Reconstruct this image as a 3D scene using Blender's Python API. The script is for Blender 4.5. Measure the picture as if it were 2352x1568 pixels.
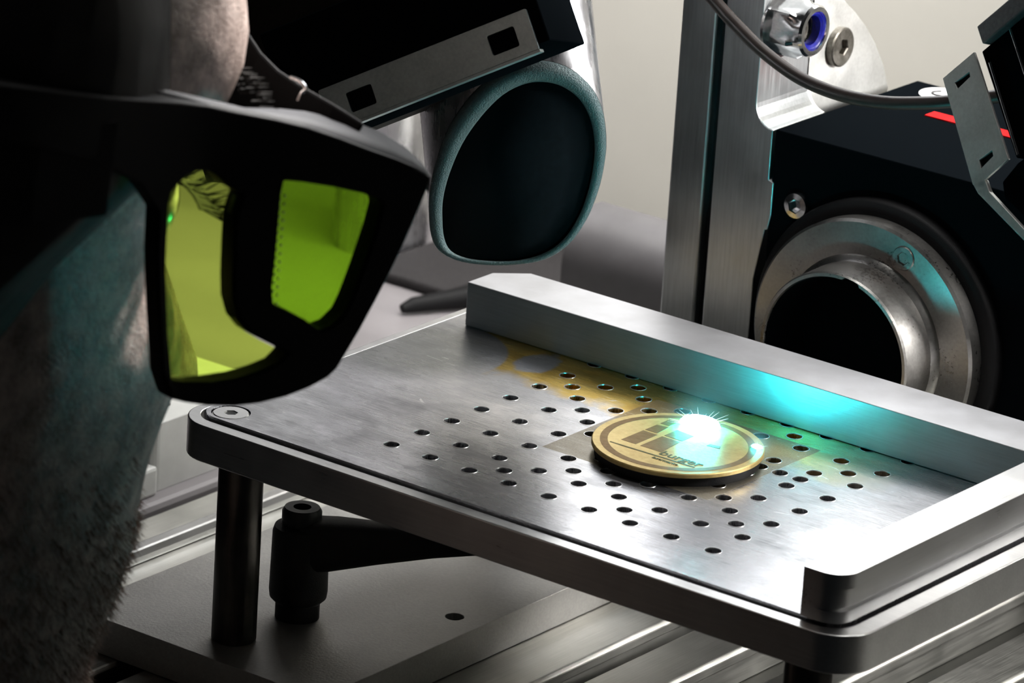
import bpy, bmesh, math, random
from mathutils import Vector, Matrix, noise
from mathutils.geometry import delaunay_2d_cdt
random.seed(7)
S = 0.01                       # everything below is written in centimetres
for o in list(bpy.data.objects): bpy.data.objects.remove(o)
sc = bpy.context.scene

# ------------------------------------------------------------------ camera, world, lights, exposure
CAM = Vector((57.25611, -74.71733, 35.27207))
RX = Vector((0.79417796, 0.60461402, 0.06101851))
RY = Vector((-0.24606561, 0.22814426, 0.94202012))
RZ = Vector((0.5556375, -0.7631462, 0.3299619))
FPX = 11355.85
cam = bpy.data.objects.new('camera', bpy.data.cameras.new('camera')); sc.collection.objects.link(cam)
cam.matrix_world = Matrix((( RX.x, RY.x, RZ.x, CAM.x*S), (RX.y, RY.y, RZ.y, CAM.y*S), (RX.z, RY.z, RZ.z, CAM.z*S), (0,0,0,1)))
cam.data.sensor_width = 36.0; cam.data.lens = 36.0*FPX/2352; cam.data.clip_start = 0.05; cam.data.clip_end = 20
cam.data.dof.use_dof = True; cam.data.dof.focus_distance = 1.02; cam.data.dof.aperture_fstop = 40
sc.camera = cam
def at(px, py, d):             # a photo point at a distance d (cm) in front of the camera
    return CAM + (RX*((px-1176)/FPX) - RY*((py-784)/FPX) - RZ)*d

V0 = lambda p: Vector(p)*S
w = bpy.data.worlds.new('world'); sc.world = w; w.use_nodes = True
w.node_tree.nodes['Background'].inputs[0].default_value = (0.80, 0.90, 1.0, 1)
w.node_tree.nodes['Background'].inputs[1].default_value = 0.004

def area(name, loc, target, size, power, color=(1,1,1), sy=None):
    l = bpy.data.lights.new(name, 'AREA'); l.energy = power; l.color = color; l.size = size*S
    if sy: l.shape = 'RECTANGLE'; l.size_y = sy*S
    o = bpy.data.objects.new(name, l); sc.collection.objects.link(o)
    o.location = Vector(loc)*S
    o.rotation_euler = (Vector(target)-Vector(loc)).to_track_quat('-Z', 'Y').to_euler()
    return o
l_ = area('ceiling_lamp', (3, 24, 55), (3, 17, 0), 24, 0.80, (1, 0.985, 0.96)); l_.data.spread = math.radians(110)
l_ = area('wall_fill', (-2, 20.5, 24), (-5, 26.5, 3), 40, .72, (1, 0.975, 0.93), 4); l_.data.spread = math.radians(100)  # unseen area light added to brighten the back wall
area('plate_fill', (-1.5, 25.9, 17), (9, 0, 0), 21, 0.57, (0.95, 0.97, 1), 14)  # unseen light added for the bright reflection on plate and side bar
area('plate_fill_dim', (-20.5, 25.9, 15), (-4, 4, 0), 15, 0.042, (0.97, 0.98, 1), 12)  # weaker unseen light, added to lift the left of the plate
l_ = area('rail_fill', (38, 18, 30), (9, 11, -5.6), 8, 0.16, (1, 0.98, 0.95)); l_.data.spread = math.radians(36)  # added unseen light for the table rails at the right
l_ = area('side_fill', (32, 27, 15), (1, 14, 4), 10, 0.8, (1, 0.98, 0.95)); l_.data.spread = math.radians(50)  # added unseen light that lifts the bracket's arm plate
l_ = bpy.data.lights.new('forehead_fill', 'SPOT'); l_.energy = 85; l_.color = (1, 0.96, 0.93); l_.spot_size = math.radians(7.0); l_.spot_blend = .6; l_.shadow_soft_size = .012  # narrow unseen spot added to brighten the forehead
o_ = bpy.data.objects.new('forehead_fill', l_); sc.collection.objects.link(o_); o_.location = V0((-4, 26, 41)); o_.rotation_euler = (at(600, -90, 88) - Vector((-4, 26, 41))).to_track_quat('-Z', 'Y').to_euler()

sc.view_settings.view_transform = 'Standard'; sc.view_settings.look = 'None'
sc.view_settings.exposure = 0.0; sc.view_settings.gamma = 1.0; sc.view_settings.use_curve_mapping = False

# ------------------------------------------------------------------ materials
def srgb(r, g, b):
    f = lambda c: (c/255/12.92) if c/255 <= .04045 else ((c/255+.055)/1.055)**2.4
    return (f(r), f(g), f(b), 1)
class N:                       # tiny node helper
    def __init__(s, name):
        s.m = bpy.data.materials.new(name); s.m.use_nodes = True
        s.t = s.m.node_tree; s.t.nodes.clear()
        s.out = s.t.nodes.new('ShaderNodeOutputMaterial'); s.b = s.t.nodes.new('ShaderNodeBsdfPrincipled')
        s.t.links.new(s.b.outputs[0], s.out.inputs[0])
        tc = s.t.nodes.new('ShaderNodeTexCoord')
        s.co = s.n('ShaderNodeVectorMath', operation='SCALE'); s.co.inputs['Scale'].default_value = 100
        s.l(tc.outputs['Object'], s.co.inputs[0]); s.co = s.co.outputs[0]
    def n(s, kind, **k):
        x = s.t.nodes.new(kind)
        for a, v in k.items(): setattr(x, a, v)
        return x
    def l(s, a, b):
        if hasattr(a, 'outputs'): a = a.outputs[0]
        s.t.links.new(a, b)
    def put(s, sock, v):
        if isinstance(v, (int, float)): sock.default_value = v
        elif isinstance(v, (tuple, list)): sock.default_value = v
        else: s.l(v, sock)
    def math(s, op, a, b=0.0, c=None, clamp=False):
        x = s.n('ShaderNodeMath', operation=op); x.use_clamp = clamp
        s.put(x.inputs[0], a); s.put(x.inputs[1], b)
        if c is not None: s.put(x.inputs[2], c)
        return x.outputs[0]
    def mix(s, f, a, b):
        x = s.n('ShaderNodeMix', data_type='RGBA'); s.put(x.inputs[0], f); s.put(x.inputs[6], a); s.put(x.inputs[7], b)
        return x.outputs[2]
    def noise(s, scale=(1,1,1), detail=3, rough=.55, lo=.3, hi=.7, off=(0,0,0)):
        mp = s.n('ShaderNodeMapping'); mp.inputs['Scale'].default_value = scale; mp.inputs['Location'].default_value = off
        s.l(s.co, mp.inputs[0])
        x = s.n('ShaderNodeTexNoise'); x.inputs['Scale'].default_value = 1; x.inputs['Detail'].default_value = detail; x.inputs['Roughness'].default_value = rough
        s.l(mp, x.inputs[0])
        r = s.n('ShaderNodeMapRange'); r.inputs[1].default_value = lo; r.inputs[2].default_value = hi
        s.l(x.outputs[0], r.inputs[0]); return r.outputs[0]
    def bump(s, h, d=.1, strength=.3):
        x = s.n('ShaderNodeBump'); x.inputs['Distance'].default_value = d*S; x.inputs['Strength'].default_value = strength
        s.l(h, x.inputs['Height']); s.l(x, s.b.inputs['Normal'])
def metal(name, c0, c1, r0=.3, r1=.45, streak=(1,30,30), metallic=1.0, bump=.05, blotch=1.2):
    n = N(name); a = n.noise(streak, 4, .6); b = n.noise((blotch,)*3, 3, .6, .35, .65)
    m = n.math('ADD', n.math('MULTIPLY', a, .5), n.math('MULTIPLY', b, .5))
    n.l(n.mix(m, c0, c1), n.b.inputs['Base Color'])
    n.b.inputs['Metallic'].default_value = metallic
    n.l(n.math('MULTIPLY_ADD', m, r1-r0, r0), n.b.inputs['Roughness'])
    if bump: n.bump(a, .02, bump)
    return n.m
def plain(name, c, rough=.5, metallic=0.0, grain=0.0, scale=12, var=.25, spec=None):
    n = N(name); a = n.noise((scale,)*3, 4, .6)
    n.l(n.mix(a, tuple(x*(1-var) for x in c[:3])+(1,), tuple(min(1, x*(1+var)) for x in c[:3])+(1,)), n.b.inputs['Base Color'])
    n.b.inputs['Roughness'].default_value = rough; n.b.inputs['Metallic'].default_value = metallic
    if spec is not None: n.b.inputs['Specular IOR Level'].default_value = spec
    if grain: n.bump(a, .03, grain)
    return n.m
def glow(name, c, e):
    n = N(name); n.b.inputs['Base Color'].default_value = (0,0,0,1)
    n.b.inputs['Emission Color'].default_value = c; n.b.inputs['Emission Strength'].default_value = e
    return n.m
M = {}
M['wall'] = plain('beige_wall_paint', srgb(212, 209, 201), .8, scale=.25, var=.03)
M['bench'] = plain('pale_grey_bench', srgb(128, 124, 126), .42, scale=.3, var=.06)
M['rail'] = metal('anodised_aluminium_rail', (.40,.40,.37,1), (.62,.61,.57,1), .38, .55, (30,.6,30), blotch=.5)
M['groove'] = metal('dark_groove_floor', (.03,.03,.028,1), (.06,.06,.055,1), .45, .6, (20,.6,20))
M['base'] = metal('bead_blasted_base', (.32,.315,.30,1), (.46,.45,.43,1), .45, .58, (14,14,14), blotch=.6, bump=.2, metallic=.8)
M['tray'] = metal('tray_frame_steel', (.60,.60,.60,1), (.80,.80,.79,1), .27, .34, (.7,25,25), blotch=.7)
M['bar'] = metal('ground_steel_bar', (.42,.42,.43,1), (.56,.56,.58,1), .38, .44, (1.2,1.2,30), blotch=.5, metallic=.84)
M['barbright'] = metal('milled_aluminium_bar', (.70,.70,.70,1), (.80,.80,.80,1), .26, .34, (30,.7,30), blotch=.7, bump=0)
M['post'] = metal('dark_steel_post', (.05,.048,.045,1), (.12,.11,.10,1), .28, .4, (10,10,.6))
M['black'] = plain('black_plastic', (.004,.004,.0045,1), .55, spec=.15, grain=.15, scale=40)
M['blackmetal'] = plain('black_anodised', (.003,.004,.005,1), .85, spec=.0, grain=.1, scale=60)
M['lever'] = plain('black_lever', (.011,.011,.0115,1), .55, spec=.35, grain=.2, scale=50)
M['column'] = metal('machined_column', (.42,.44,.45,1), (.62,.64,.65,1), .3, .42, (22,22,1.0), blotch=.5)
M['bright'] = metal('bright_aluminium', (.72,.72,.70,1), (.90,.90,.88,1), .38, .5, (12,12,12), blotch=.8)
M['chrome'] = metal('zinc_plated_nut', (.62,.63,.65,1), (.88,.88,.88,1), .10, .22, (6,6,6), blotch=2, bump=.05)
M['nylon'] = plain('blue_nylon_insert', srgb(18, 20, 110), .3, scale=20, var=.3)
M['screw'] = metal('burnished_screw', (.13,.12,.10,1), (.26,.245,.22,1), .3, .45, (12,12,12), blotch=3)
M['ring'] = metal('turned_steel_ring', (.30,.29,.275,1), (.46,.45,.43,1), .24, .38, (14,14,14), blotch=.8)
M['bore'] = metal('polished_bore', (.5,.49,.48,1), (.8,.79,.78,1), .18, .3, (3,14,3), blotch=2)
M['panel'] = metal('sensor_face_steel', (.20,.25,.255,1), (.30,.37,.38,1), .34, .46, (14,14,14), blotch=1.2, metallic=.6)
M['panel2'] = metal('bright_sensor_face', (.50,.51,.49,1), (.70,.71,.68,1), .38, .5, (14,14,14), blotch=1.2, metallic=.7)
M['tube'] = metal('drawn_nozzle_tube', (.50,.50,.53,1), (.80,.80,.83,1), .20, .34, (7,7,.3), blotch=1.1)
M['lip'] = plain('nozzle_lip', (.07,.10,.105,1), .48, metallic=.4, grain=.4, scale=30)
M['inside'] = plain('inside_black', (.0015,.003,.004,1), .9, scale=8, spec=.03)  # near-black colour of the tube inside, hub bore and slot openings
M['cable'] = plain('cable_sheath', (.020,.014,.012,1), .45, scale=3, spec=.35)
M['sticker'] = plain('white_label', (.8,.8,.8,1), .45, scale=5, var=.03)
M['ink'] = plain('black_ink', (.02,.02,.02,1), .5)
M['red'] = plain('red_label', srgb(190, 12, 16), .6, scale=10, var=.1, spec=.05)
M['beddark'] = plain('grey_cast_bed', srgb(88, 86, 88), .45, metallic=.0, scale=1, var=.12)
M['white'] = plain('pale_grey_paint', srgb(205, 206, 203), .4, scale=2, var=.05)
M['spark'] = glow('spark_core', (.024, .72, .80, 1), 165)
M['spark2'] = glow('small_spark_core', (.04, .8, .86, 1), 50)
M['ray'] = glow('spark_ray', (.6, .98, 1.0, 1), 2.0)

def plate_material():
    n = N('perforated_plate_steel')
    sep = n.n('ShaderNodeSeparateXYZ'); n.l(n.co, sep.inputs[0]); x, y = sep.outputs[0], sep.outputs[1]
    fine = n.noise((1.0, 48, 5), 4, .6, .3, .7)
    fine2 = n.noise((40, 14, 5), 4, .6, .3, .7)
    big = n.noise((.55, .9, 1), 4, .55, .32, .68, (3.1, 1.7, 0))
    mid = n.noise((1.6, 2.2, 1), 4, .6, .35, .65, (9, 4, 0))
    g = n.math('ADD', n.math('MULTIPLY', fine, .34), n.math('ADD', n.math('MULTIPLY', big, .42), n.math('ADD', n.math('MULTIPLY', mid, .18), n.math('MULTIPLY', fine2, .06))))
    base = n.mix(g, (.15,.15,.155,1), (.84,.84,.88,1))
    # heat tinted band towards the rear stop, with a clean round patch cut from it
    wob = n.math('MULTIPLY', n.math('SUBTRACT', n.noise((.9,.9,1), 3, .6, .3, .7, (5,2,0)), .5), .7)
    def step(v, e, s=8.0): return n.math('MULTIPLY', n.math('SUBTRACT', v, e), s, clamp=True)
    yb = step(n.math('ADD', y, wob), 4.75, 1.8)
    dist = n.math('SQRT', n.math('ADD', n.math('POWER', n.math('ADD', x, 3.3), 2), n.math('POWER', n.math('SUBTRACT', y, 5.0), 2)))
    out = step(dist, 1.93, 14)
    dist2 = n.math('SQRT', n.math('ADD', n.math('POWER', n.math('ADD', x, .95), 2), n.math('POWER', n.math('MULTIPLY', n.math('SUBTRACT', y, 6.15), .8), 2)))
    out2 = step(n.math('ADD', dist2, n.math('MULTIPLY', wob, .4)), .42, 10)
    xl = step(x, -3.0, 5); xr = n.math('SUBTRACT', 1.0, step(x, 5.8, .35))
    tint = n.math('MULTIPLY', n.math('MULTIPLY', yb, out), n.math('MULTIPLY', n.math('MULTIPLY', out2, xl), xr))
    base = n.mix(n.math('MULTIPLY', tint, .97), base, n.mix(mid, (.58,.37,.05,1), (.80,.57,.14,1)))
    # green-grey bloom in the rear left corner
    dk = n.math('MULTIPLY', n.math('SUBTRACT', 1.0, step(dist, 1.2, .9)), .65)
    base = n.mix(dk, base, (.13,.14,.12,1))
    # the square matt patch under the medal
    sqx = n.math('MULTIPLY', step(x, 2.2, 60), n.math('SUBTRACT', 1.0, step(x, 6.35, 60)))
    sqy = n.math('MULTIPLY', step(y, 2.15, 60), n.math('SUBTRACT', 1.0, step(y, 6.2, 60)))
    sq = n.math('MULTIPLY', sqx, sqy)
    base = n.mix(n.math('MULTIPLY', sq, .8), base, n.mix(fine2, (.13,.11,.07,1), (.25,.215,.14,1)))
    # brown ring stain behind the medal
    d3 = n.math('SQRT', n.math('ADD', n.math('POWER', n.math('SUBTRACT', x, 3.0), 2), n.math('POWER', n.math('SUBTRACT', y, 5.35), 2)))
    rg = n.math('SUBTRACT', 1.0, n.math('MULTIPLY', n.math('ABSOLUTE', n.math('SUBTRACT', d3, .75)), 3.0), clamp=True)
    base = n.mix(n.math('MULTIPLY', rg, .45), base, (.24,.15,.05,1))
    # scratches
    def scr(rot, sc_, off, th):
        mp = n.n('ShaderNodeMapping'); mp.inputs['Rotation'].default_value = (0,0,rot); mp.inputs['Scale'].default_value = sc_; mp.inputs['Location'].default_value = off
        n.l(n.co, mp.inputs[0]); v = n.n('ShaderNodeTexVoronoi', feature='DISTANCE_TO_EDGE'); v.inputs['Scale'].default_value = 1; n.l(mp, v.inputs[0])
        return n.math('LESS_THAN', v.outputs['Distance'], th)
    s1 = n.math('MULTIPLY', scr(.3, (.15, 3.0, 1), (2,1,0), .006), n.math('GREATER_THAN', mid, .75))
    base = n.mix(n.math('MULTIPLY', s1, .6), base, (.95,.95,.93,1))
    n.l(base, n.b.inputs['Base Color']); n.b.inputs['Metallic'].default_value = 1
    r = n.math('ADD', n.math('MULTIPLY_ADD', n.math('SUBTRACT', 1.0, g), .20, .17), n.math('MULTIPLY', sq, .16))
    n.l(r, n.b.inputs['Roughness'])
    n.bump(fine, .006, .15)
    return n.m
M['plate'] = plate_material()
def brass(name, c0, c1, r=.42):
    n = N(name); a = n.noise((9,9,9), 4, .6); b = n.noise((1.5,1.5,1.5), 3, .6, .35, .65, (3,3,3))
    n.l(n.mix(n.math('ADD', n.math('MULTIPLY', a, .5), n.math('MULTIPLY', b, .5)), c0, c1), n.b.inputs['Base Color'])
    n.b.inputs['Metallic'].default_value = .65; n.b.inputs['Roughness'].default_value = r; n.bump(a, .01, .25)
    return n.m
M['brass'] = brass('brass', (.38,.27,.09,1), (.56,.43,.18,1))
M['burnt'] = brass('engraved_brown', (.13,.075,.025,1), (.22,.14,.06,1), .55)
M['dark_engrave'] = brass('deep_engraving', (.05,.045,.015,1), (.11,.10,.04,1), .55)
def skin():
    n = N('skin'); a = n.noise((1.6,1.6,1.6), 4, .6, .33, .67); b = n.noise((14,14,14), 4, .6, .3, .7)
    m = n.math('ADD', n.math('MULTIPLY', a, .7), n.math('MULTIPLY', b, .3))
    n.l(n.mix(m, (.085,.050,.034,1), (.62,.49,.44,1)), n.b.inputs['Base Color'])
    n.b.inputs['Roughness'].default_value = .38
    n.b.inputs['Subsurface Weight'].default_value = 0.0
    n.bump(b, .06, .5); return n.m
M['skin'] = skin()
M['hair'] = plain('dark_hair', (.005,.004,.003,1), .6, spec=.2, grain=.4, scale=30)
M['stubble'] = plain('beard_hair', (.13,.075,.048,1), .5, scale=30)
M['eye'] = plain('eye_white', (.55,.53,.5,1), .2)
M['iris'] = plain('iris', (.03,.02,.012,1), .15)
M['shirt'] = plain('black_shirt_cloth', (.010,.010,.011,1), .85, grain=.3, scale=30)
M['trousers'] = plain('dark_trouser_cloth', (.012,.013,.018,1), .85, grain=.3, scale=30)
M['shoe'] = plain('black_shoe_leather', (.01,.01,.01,1), .4)
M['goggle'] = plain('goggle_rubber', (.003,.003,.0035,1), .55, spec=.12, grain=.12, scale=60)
M['goggletop'] = plain('goggle_top_lit', (.020,.021,.025,1), .62, spec=.12, grain=.1, scale=60)  # lighter copy of the goggle black, sheen on its top put into colour
def lens(name, c):
    n = N(name); t = n.n('ShaderNodeBsdfTransparent'); t.inputs[0].default_value = c
    g = n.n('ShaderNodeBsdfGlossy'); g.inputs['Roughness'].default_value = .05
    mx = n.n('ShaderNodeMixShader'); fr = n.n('ShaderNodeFresnel'); fr.inputs[0].default_value = 1.45
    n.l(n.math('MULTIPLY', fr.outputs[0], .5), mx.inputs[0]); n.l(t, mx.inputs[1]); n.l(g, mx.inputs[2]); n.l(mx, n.out.inputs[0])
    return n.m
M['lens'] = lens('green_filter_lens', (.88, 1.0, .40, 1))
M['lens2'] = lens('darker_green_lens', (.60, .88, .16, 1))
def clear_film():
    n = N('clear_light_cover'); n.b.inputs['Base Color'].default_value = (.6,.66,.65,1); n.b.inputs['Roughness'].default_value = .15
    n.b.inputs['Metallic'].default_value = .9; return n.m

# ------------------------------------------------------------------ mesh helpers
V = Vector
def fr(o=(0,0,0), x=(1,0,0), y=(0,1,0), z=None):
    x = V(x).normalized(); y = V(y).normalized(); z = V(z).normalized() if z is not None else x.cross(y).normalized()
    return (V(o), x, y, z)
XY = fr(); 
def T(f, a, b, c): return f[0] + f[1]*a + f[2]*b + f[3]*c
def face(bm, vs):
    try: bm.faces.new(vs)
    except ValueError: pass
def box(bm, lo, hi, f=XY):
    vs = [bm.verts.new(T(f, x, y, z)) for z in (lo[2], hi[2]) for y in (lo[1], hi[1]) for x in (lo[0], hi[0])]
    for q in ((0,2,3,1),(4,5,7,6),(0,1,5,4),(2,6,7,3),(0,4,6,2),(1,3,7,5)): face(bm, [vs[i] for i in q])
def rrect(x0, y0, x1, y1, r, n=6):
    if not isinstance(r, (list, tuple)): r = [r]*4
    pts = []
    for (cx, cy, a0, rr) in ((x1,y0,-90,r[0]), (x1,y1,0,r[1]), (x0,y1,90,r[2]), (x0,y0,180,r[3])):
        sx = -1 if cx == x1 else 1; sy = 1 if cy == y0 else -1
        if rr <= 0: pts.append((cx, cy)); continue
        for i in range(n+1):
            a = math.radians(a0 + 90*i/n); pts.append((cx+sx*rr+rr*math.cos(a), cy+sy*rr+rr*math.sin(a)))
    return pts
def circ(cx, cy, r, n=24, a0=0): return [(cx+r*math.cos(a0+2*math.pi*i/n), cy+r*math.sin(a0+2*math.pi*i/n)) for i in range(n)]
def prism(bm, outer, z0, z1, f=XY, holes=()):
    loops = [outer] + list(holes)
    if not holes:
        a = [bm.verts.new(T(f, x, y, z0)) for x, y in outer]; b = [bm.verts.new(T(f, x, y, z1)) for x, y in outer]
        face(bm, b); face(bm, a[::-1]); n = len(a)
        for i in range(n): face(bm, (a[i], a[(i+1)%n], b[(i+1)%n], b[i]))
        return
    pts = []; faces = []
    for L in loops:
        k = len(pts); pts += [V(p) for p in L]; faces.append(list(range(k, k+len(L))))
    edges = [(L[i], L[(i+1) % len(L)]) for L in faces for i in range(len(L))]
    vs, es, fs, ov, oe, of = delaunay_2d_cdt(pts, edges, [], 0, 1e-6)
    def inside(p, poly):
        c = False; n = len(poly); j = n-1
        for i in range(n):
            (xi, yi), (xj, yj) = poly[i], poly[j]
            if (yi > p[1]) != (yj > p[1]) and p[0] < (xj-xi)*(p[1]-yi)/(yj-yi)+xi: c = not c
            j = i
        return c
    a = [bm.verts.new(T(f, p.x, p.y, z0)) for p in vs]; b = [bm.verts.new(T(f, p.x, p.y, z1)) for p in vs]
    boxes = [(min(p[0] for p in h), max(p[0] for p in h), min(p[1] for p in h), max(p[1] for p in h)) for h in holes]
    for q in fs:
        c = sum((vs[i] for i in q), V((0,0)))/len(q)
        if not inside(c, outer): continue
        if any(bx[0] <= c.x <= bx[1] and bx[2] <= c.y <= bx[3] and inside(c, h) for h, bx in zip(holes, boxes)): continue
        face(bm, [b[i] for i in q]); face(bm, [a[i] for i in q][::-1])
    for L in faces:
        m = [next(i for i, o in enumerate(ov) if L[k] in o) for k in range(len(L))] if len(pts) < 1 else None
    inv = {}
    for i, o in enumerate(ov):
        for k in o: inv[k] = i
    for L in faces:
        for i in range(len(L)):
            p, q = inv[L[i]], inv[L[(i+1) % len(L)]]
            face(bm, (a[p], a[q], b[q], b[p]))
    bmesh.ops.delete(bm, geom=[v for v in bm.verts if not v.link_faces], context='VERTS')
def lathe(bm, prof, f=XY, n=32, close=False):       # prof: (radius, height) along f's z
    rings = []
    for r, h in prof:
        rings.append([bm.verts.new(T(f, r*math.cos(2*math.pi*i/n), r*math.sin(2*math.pi*i/n), h)) for i in range(n)] if r > 1e-6 else [bm.verts.new(T(f, 0, 0, h))])
    pairs = list(zip(rings, rings[1:])) + ([(rings[-1], rings[0])] if close else [])
    for A, Bq in pairs:
        for i in range(n):
            j = (i+1) % n
            if len(A) == 1 and len(Bq) == 1: break
            if len(A) == 1: face(bm, (A[0], Bq[i], Bq[j]))
            elif len(Bq) == 1: face(bm, (A[i], A[j], Bq[0]))
            else: face(bm, (A[i], A[j], Bq[j], Bq[i]))
def loft(bm, rings, closed=True, cap=True):
    R = [[bm.verts.new(p) for p in r] for r in rings]; n = len(R[0])
    for A, Bq in zip(R, R[1:]):
        for i in range(n if closed else n-1):
            j = (i+1) % n; face(bm, (A[i], A[j], Bq[j], Bq[i]))
    if cap and closed: face(bm, R[0][::-1]); face(bm, R[-1])
    return R
def tube(bm, path, r, n=12, cap=True):
    path = [V(p) for p in path]; rings = []; up = V((0,0,1))
    for i, p in enumerate(path):
        d = (path[min(i+1, len(path)-1)] - path[max(i-1, 0)]).normalized()
        a = d.cross(up); a = a.normalized() if a.length > .1 else d.cross(V((1,0,0))).normalized(); b = d.cross(a)
        rr = r[i] if isinstance(r, (list, tuple)) else r
        rings.append([p + (a*math.cos(2*math.pi*k/n) + b*math.sin(2*math.pi*k/n))*rr for k in range(n)])
    loft(bm, rings, True, cap)
def spline(pts, n=8):
    pts = [V(p) for p in pts]; out = []
    for i in range(len(pts)-1):
        p0, p1, p2, p3 = pts[max(i-1,0)], pts[i], pts[i+1], pts[min(i+2, len(pts)-1)]
        for k in range(n):
            t = k/n; out.append(.5*((2*p1)+(p2-p0)*t+(2*p0-5*p1+4*p2-p3)*t*t+(3*p1-p0-3*p2+p3)*t**3))
    return out + [pts[-1]]
def closed_spline(pts, n=4):
    pts = [V(p) for p in pts]; out = []; m = len(pts)
    for i in range(m):
        p0, p1, p2, p3 = pts[i-1], pts[i], pts[(i+1)%m], pts[(i+2)%m]
        for k in range(n):
            t = k/n; out.append(.5*((2*p1)+(p2-p0)*t+(2*p0-5*p1+4*p2-p3)*t*t+(3*p1-p0-3*p2+p3)*t**3))
    return out
def emp(name, loc, label, cat, group=None):
    o = bpy.data.objects.new(name, None); o.empty_display_size = .01; sc.collection.objects.link(o)
    o.location = V(loc)*S; o['label'] = label; o['category'] = cat
    if group: o['group'] = group
    return o
def obj(name, bm, mat, parent=None, label=None, bevel=0, smooth=False, seg=2, loc=None, kind=None, angle=40, sub=0):
    bmesh.ops.remove_doubles(bm, verts=bm.verts, dist=1e-5)
    bmesh.ops.recalc_face_normals(bm, faces=bm.faces)
    me = bpy.data.meshes.new(name); bmesh.ops.scale(bm, vec=(S,S,S), verts=bm.verts); bm.to_mesh(me); bm.free()
    for m_ in (mat if isinstance(mat, list) else [mat]): me.materials.append(m_)
    o = bpy.data.objects.new(name, me); sc.collection.objects.link(o)
    if smooth:
        me.shade_smooth()
        if smooth is True: me.set_sharp_from_angle(angle=math.radians(angle))
    if bevel:
        b = o.modifiers.new('edge', 'BEVEL'); b.width = bevel*S; b.segments = seg; b.limit_method = 'ANGLE'; b.angle_limit = math.radians(35); b.harden_normals = bool(smooth)
    if sub: s_ = o.modifiers.new('sub', 'SUBSURF'); s_.levels = sub; s_.render_levels = sub
    if loc is not None: o.location = V(loc)*S
    if parent is not None:
        o.parent = parent
        if loc is None:
            pm = world_of(parent); o.matrix_parent_inverse = pm.inverted()
    if label: o['label'] = label
    if kind: o['kind'] = kind
    return o
def world_of(o):
    m = Matrix.LocRotScale(o.location, o.rotation_euler, o.scale)
    if o.parent is not None: m = world_of(o.parent) @ o.matrix_parent_inverse @ m
    return m
def tag(o, label, cat, group=None):
    o['label'] = label; o['category'] = cat
    if group: o['group'] = group
    return o
NB = bmesh.new
def screw(name, c, axis, r, parent, mat, socket=.4, h=.12, flat=True, label=None):
    """countersunk or button socket screw with a real hexagonal recess, facing along axis"""
    ax = V(axis).normalized(); u = ax.orthogonal().normalized(); f = fr(c, u, ax.cross(u), ax)
    bm = NB(); n = 30; hs = r*socket
    def hexr(a):
        a = (a % (math.pi/3)) - math.pi/6; return hs*math.cos(math.pi/6)/math.cos(a)
    prof = [(r, -h), (r, 0 if flat else h*.35), (r*.93, .025 if flat else h*.8)]
    rings = [[T(f, rr*math.cos(2*math.pi*i/n), rr*math.sin(2*math.pi*i/n), z) for i in range(n)] for rr, z in prof]
    zt = prof[-1][1] + (.02 if not flat else 0)
    for s_, z in ((1.15, zt), (1.0, zt-.02), (.95, zt-h*.9)):
        rings.append([T(f, s_*hexr(2*math.pi*i/n)*math.cos(2*math.pi*i/n), s_*hexr(2*math.pi*i/n)*math.sin(2*math.pi*i/n), z) for i in range(n)])
    loft(bm, rings, True, True)
    return obj(name, bm, mat, parent, label, smooth=True, angle=30)

# ------------------------------------------------------------------ the room
def struct(name, bm, mat, **k):
    o = obj(name, bm, mat, **k); o['kind'] = 'structure'; return o
bm = NB(); box(bm, (-90, 26.5, -125), (60, 28, 75)); struct('wall_back', bm, M['wall'])
bm = NB(); box(bm, (60, 4, -125), (62, 28, 75)); struct('wall_right', bm, M['wall'])
bm = NB(); box(bm, (-90, -90, -127), (62, 28, -125)); struct('floor', bm, plain('dark_floor', srgb(28,28,28), .8))

# ------------------------------------------------------------------ machine table with its slotted rails
t = emp('machine_table', (5, 9, -125), 'wide machine table with long pale slotted rails running away under the plates', 'table')
bm = NB(); box(bm, (-10.4, -7.5, -125), (52, 26.5, -6.5)); obj('table_body', bm, M['groove'], t)
bm = NB(); box(bm, (-70, -7.5, -125), (-10.4, 3.2, -5.62)); obj('darkened_table_front', bm, M['groove'], t, 'front part of the table, darkened to reflect less light')  # table front split off and made dark to cut light reflected onto the tray
bm = NB(); box(bm, (-70, 3.2, -125), (-10.4, 26.5, -5.6)); obj('bench_top', bm, M['bench'], t, 'flat pale grey table surface', bevel=.15)
flats = [(-10.05,-8.62), (-8.35,-5.0), (-4.4,-.85), (-.1,1.85), (2.5,3.9), (5.2,6.5), (7.7,9.0), (10.3,11.6), (12.9,14.2), (15.5,16.8), (18.1,19.4), (20.7,22.0), (23.3,24.6)]
for a, b in flats:
    bm = NB()
    pr = [(a+.12,-6.5), (b-.12,-6.5), (b-.12,-5.95), (b,-5.9), (b,-5.68), (b-.08,-5.6), (a+.08,-5.6), (a,-5.68), (a,-5.9), (a+.12,-5.95)]
    prism(bm, pr, 7.4, -26.4, fr((0,0,0), (1,0,0), (0,0,1), (0,-1,0)))
    obj('slotted_rail', bm, M['rail'], t, bevel=.03)
# low ridge beside the base plate
bm = NB(); prism(bm, [(-8.75,-5.62), (-8.3,-5.62), (-8.3,-5.45), (-8.38,-5.3), (-8.66,-5.3), (-8.75,-5.42)], 7.3, -26.3, fr((0,0,0), (1,0,0), (0,0,1), (0,-1,0)))
obj('guide_strip', bm, M['barbright'], t, 'bright raised strip along the rail', bevel=.03)

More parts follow.
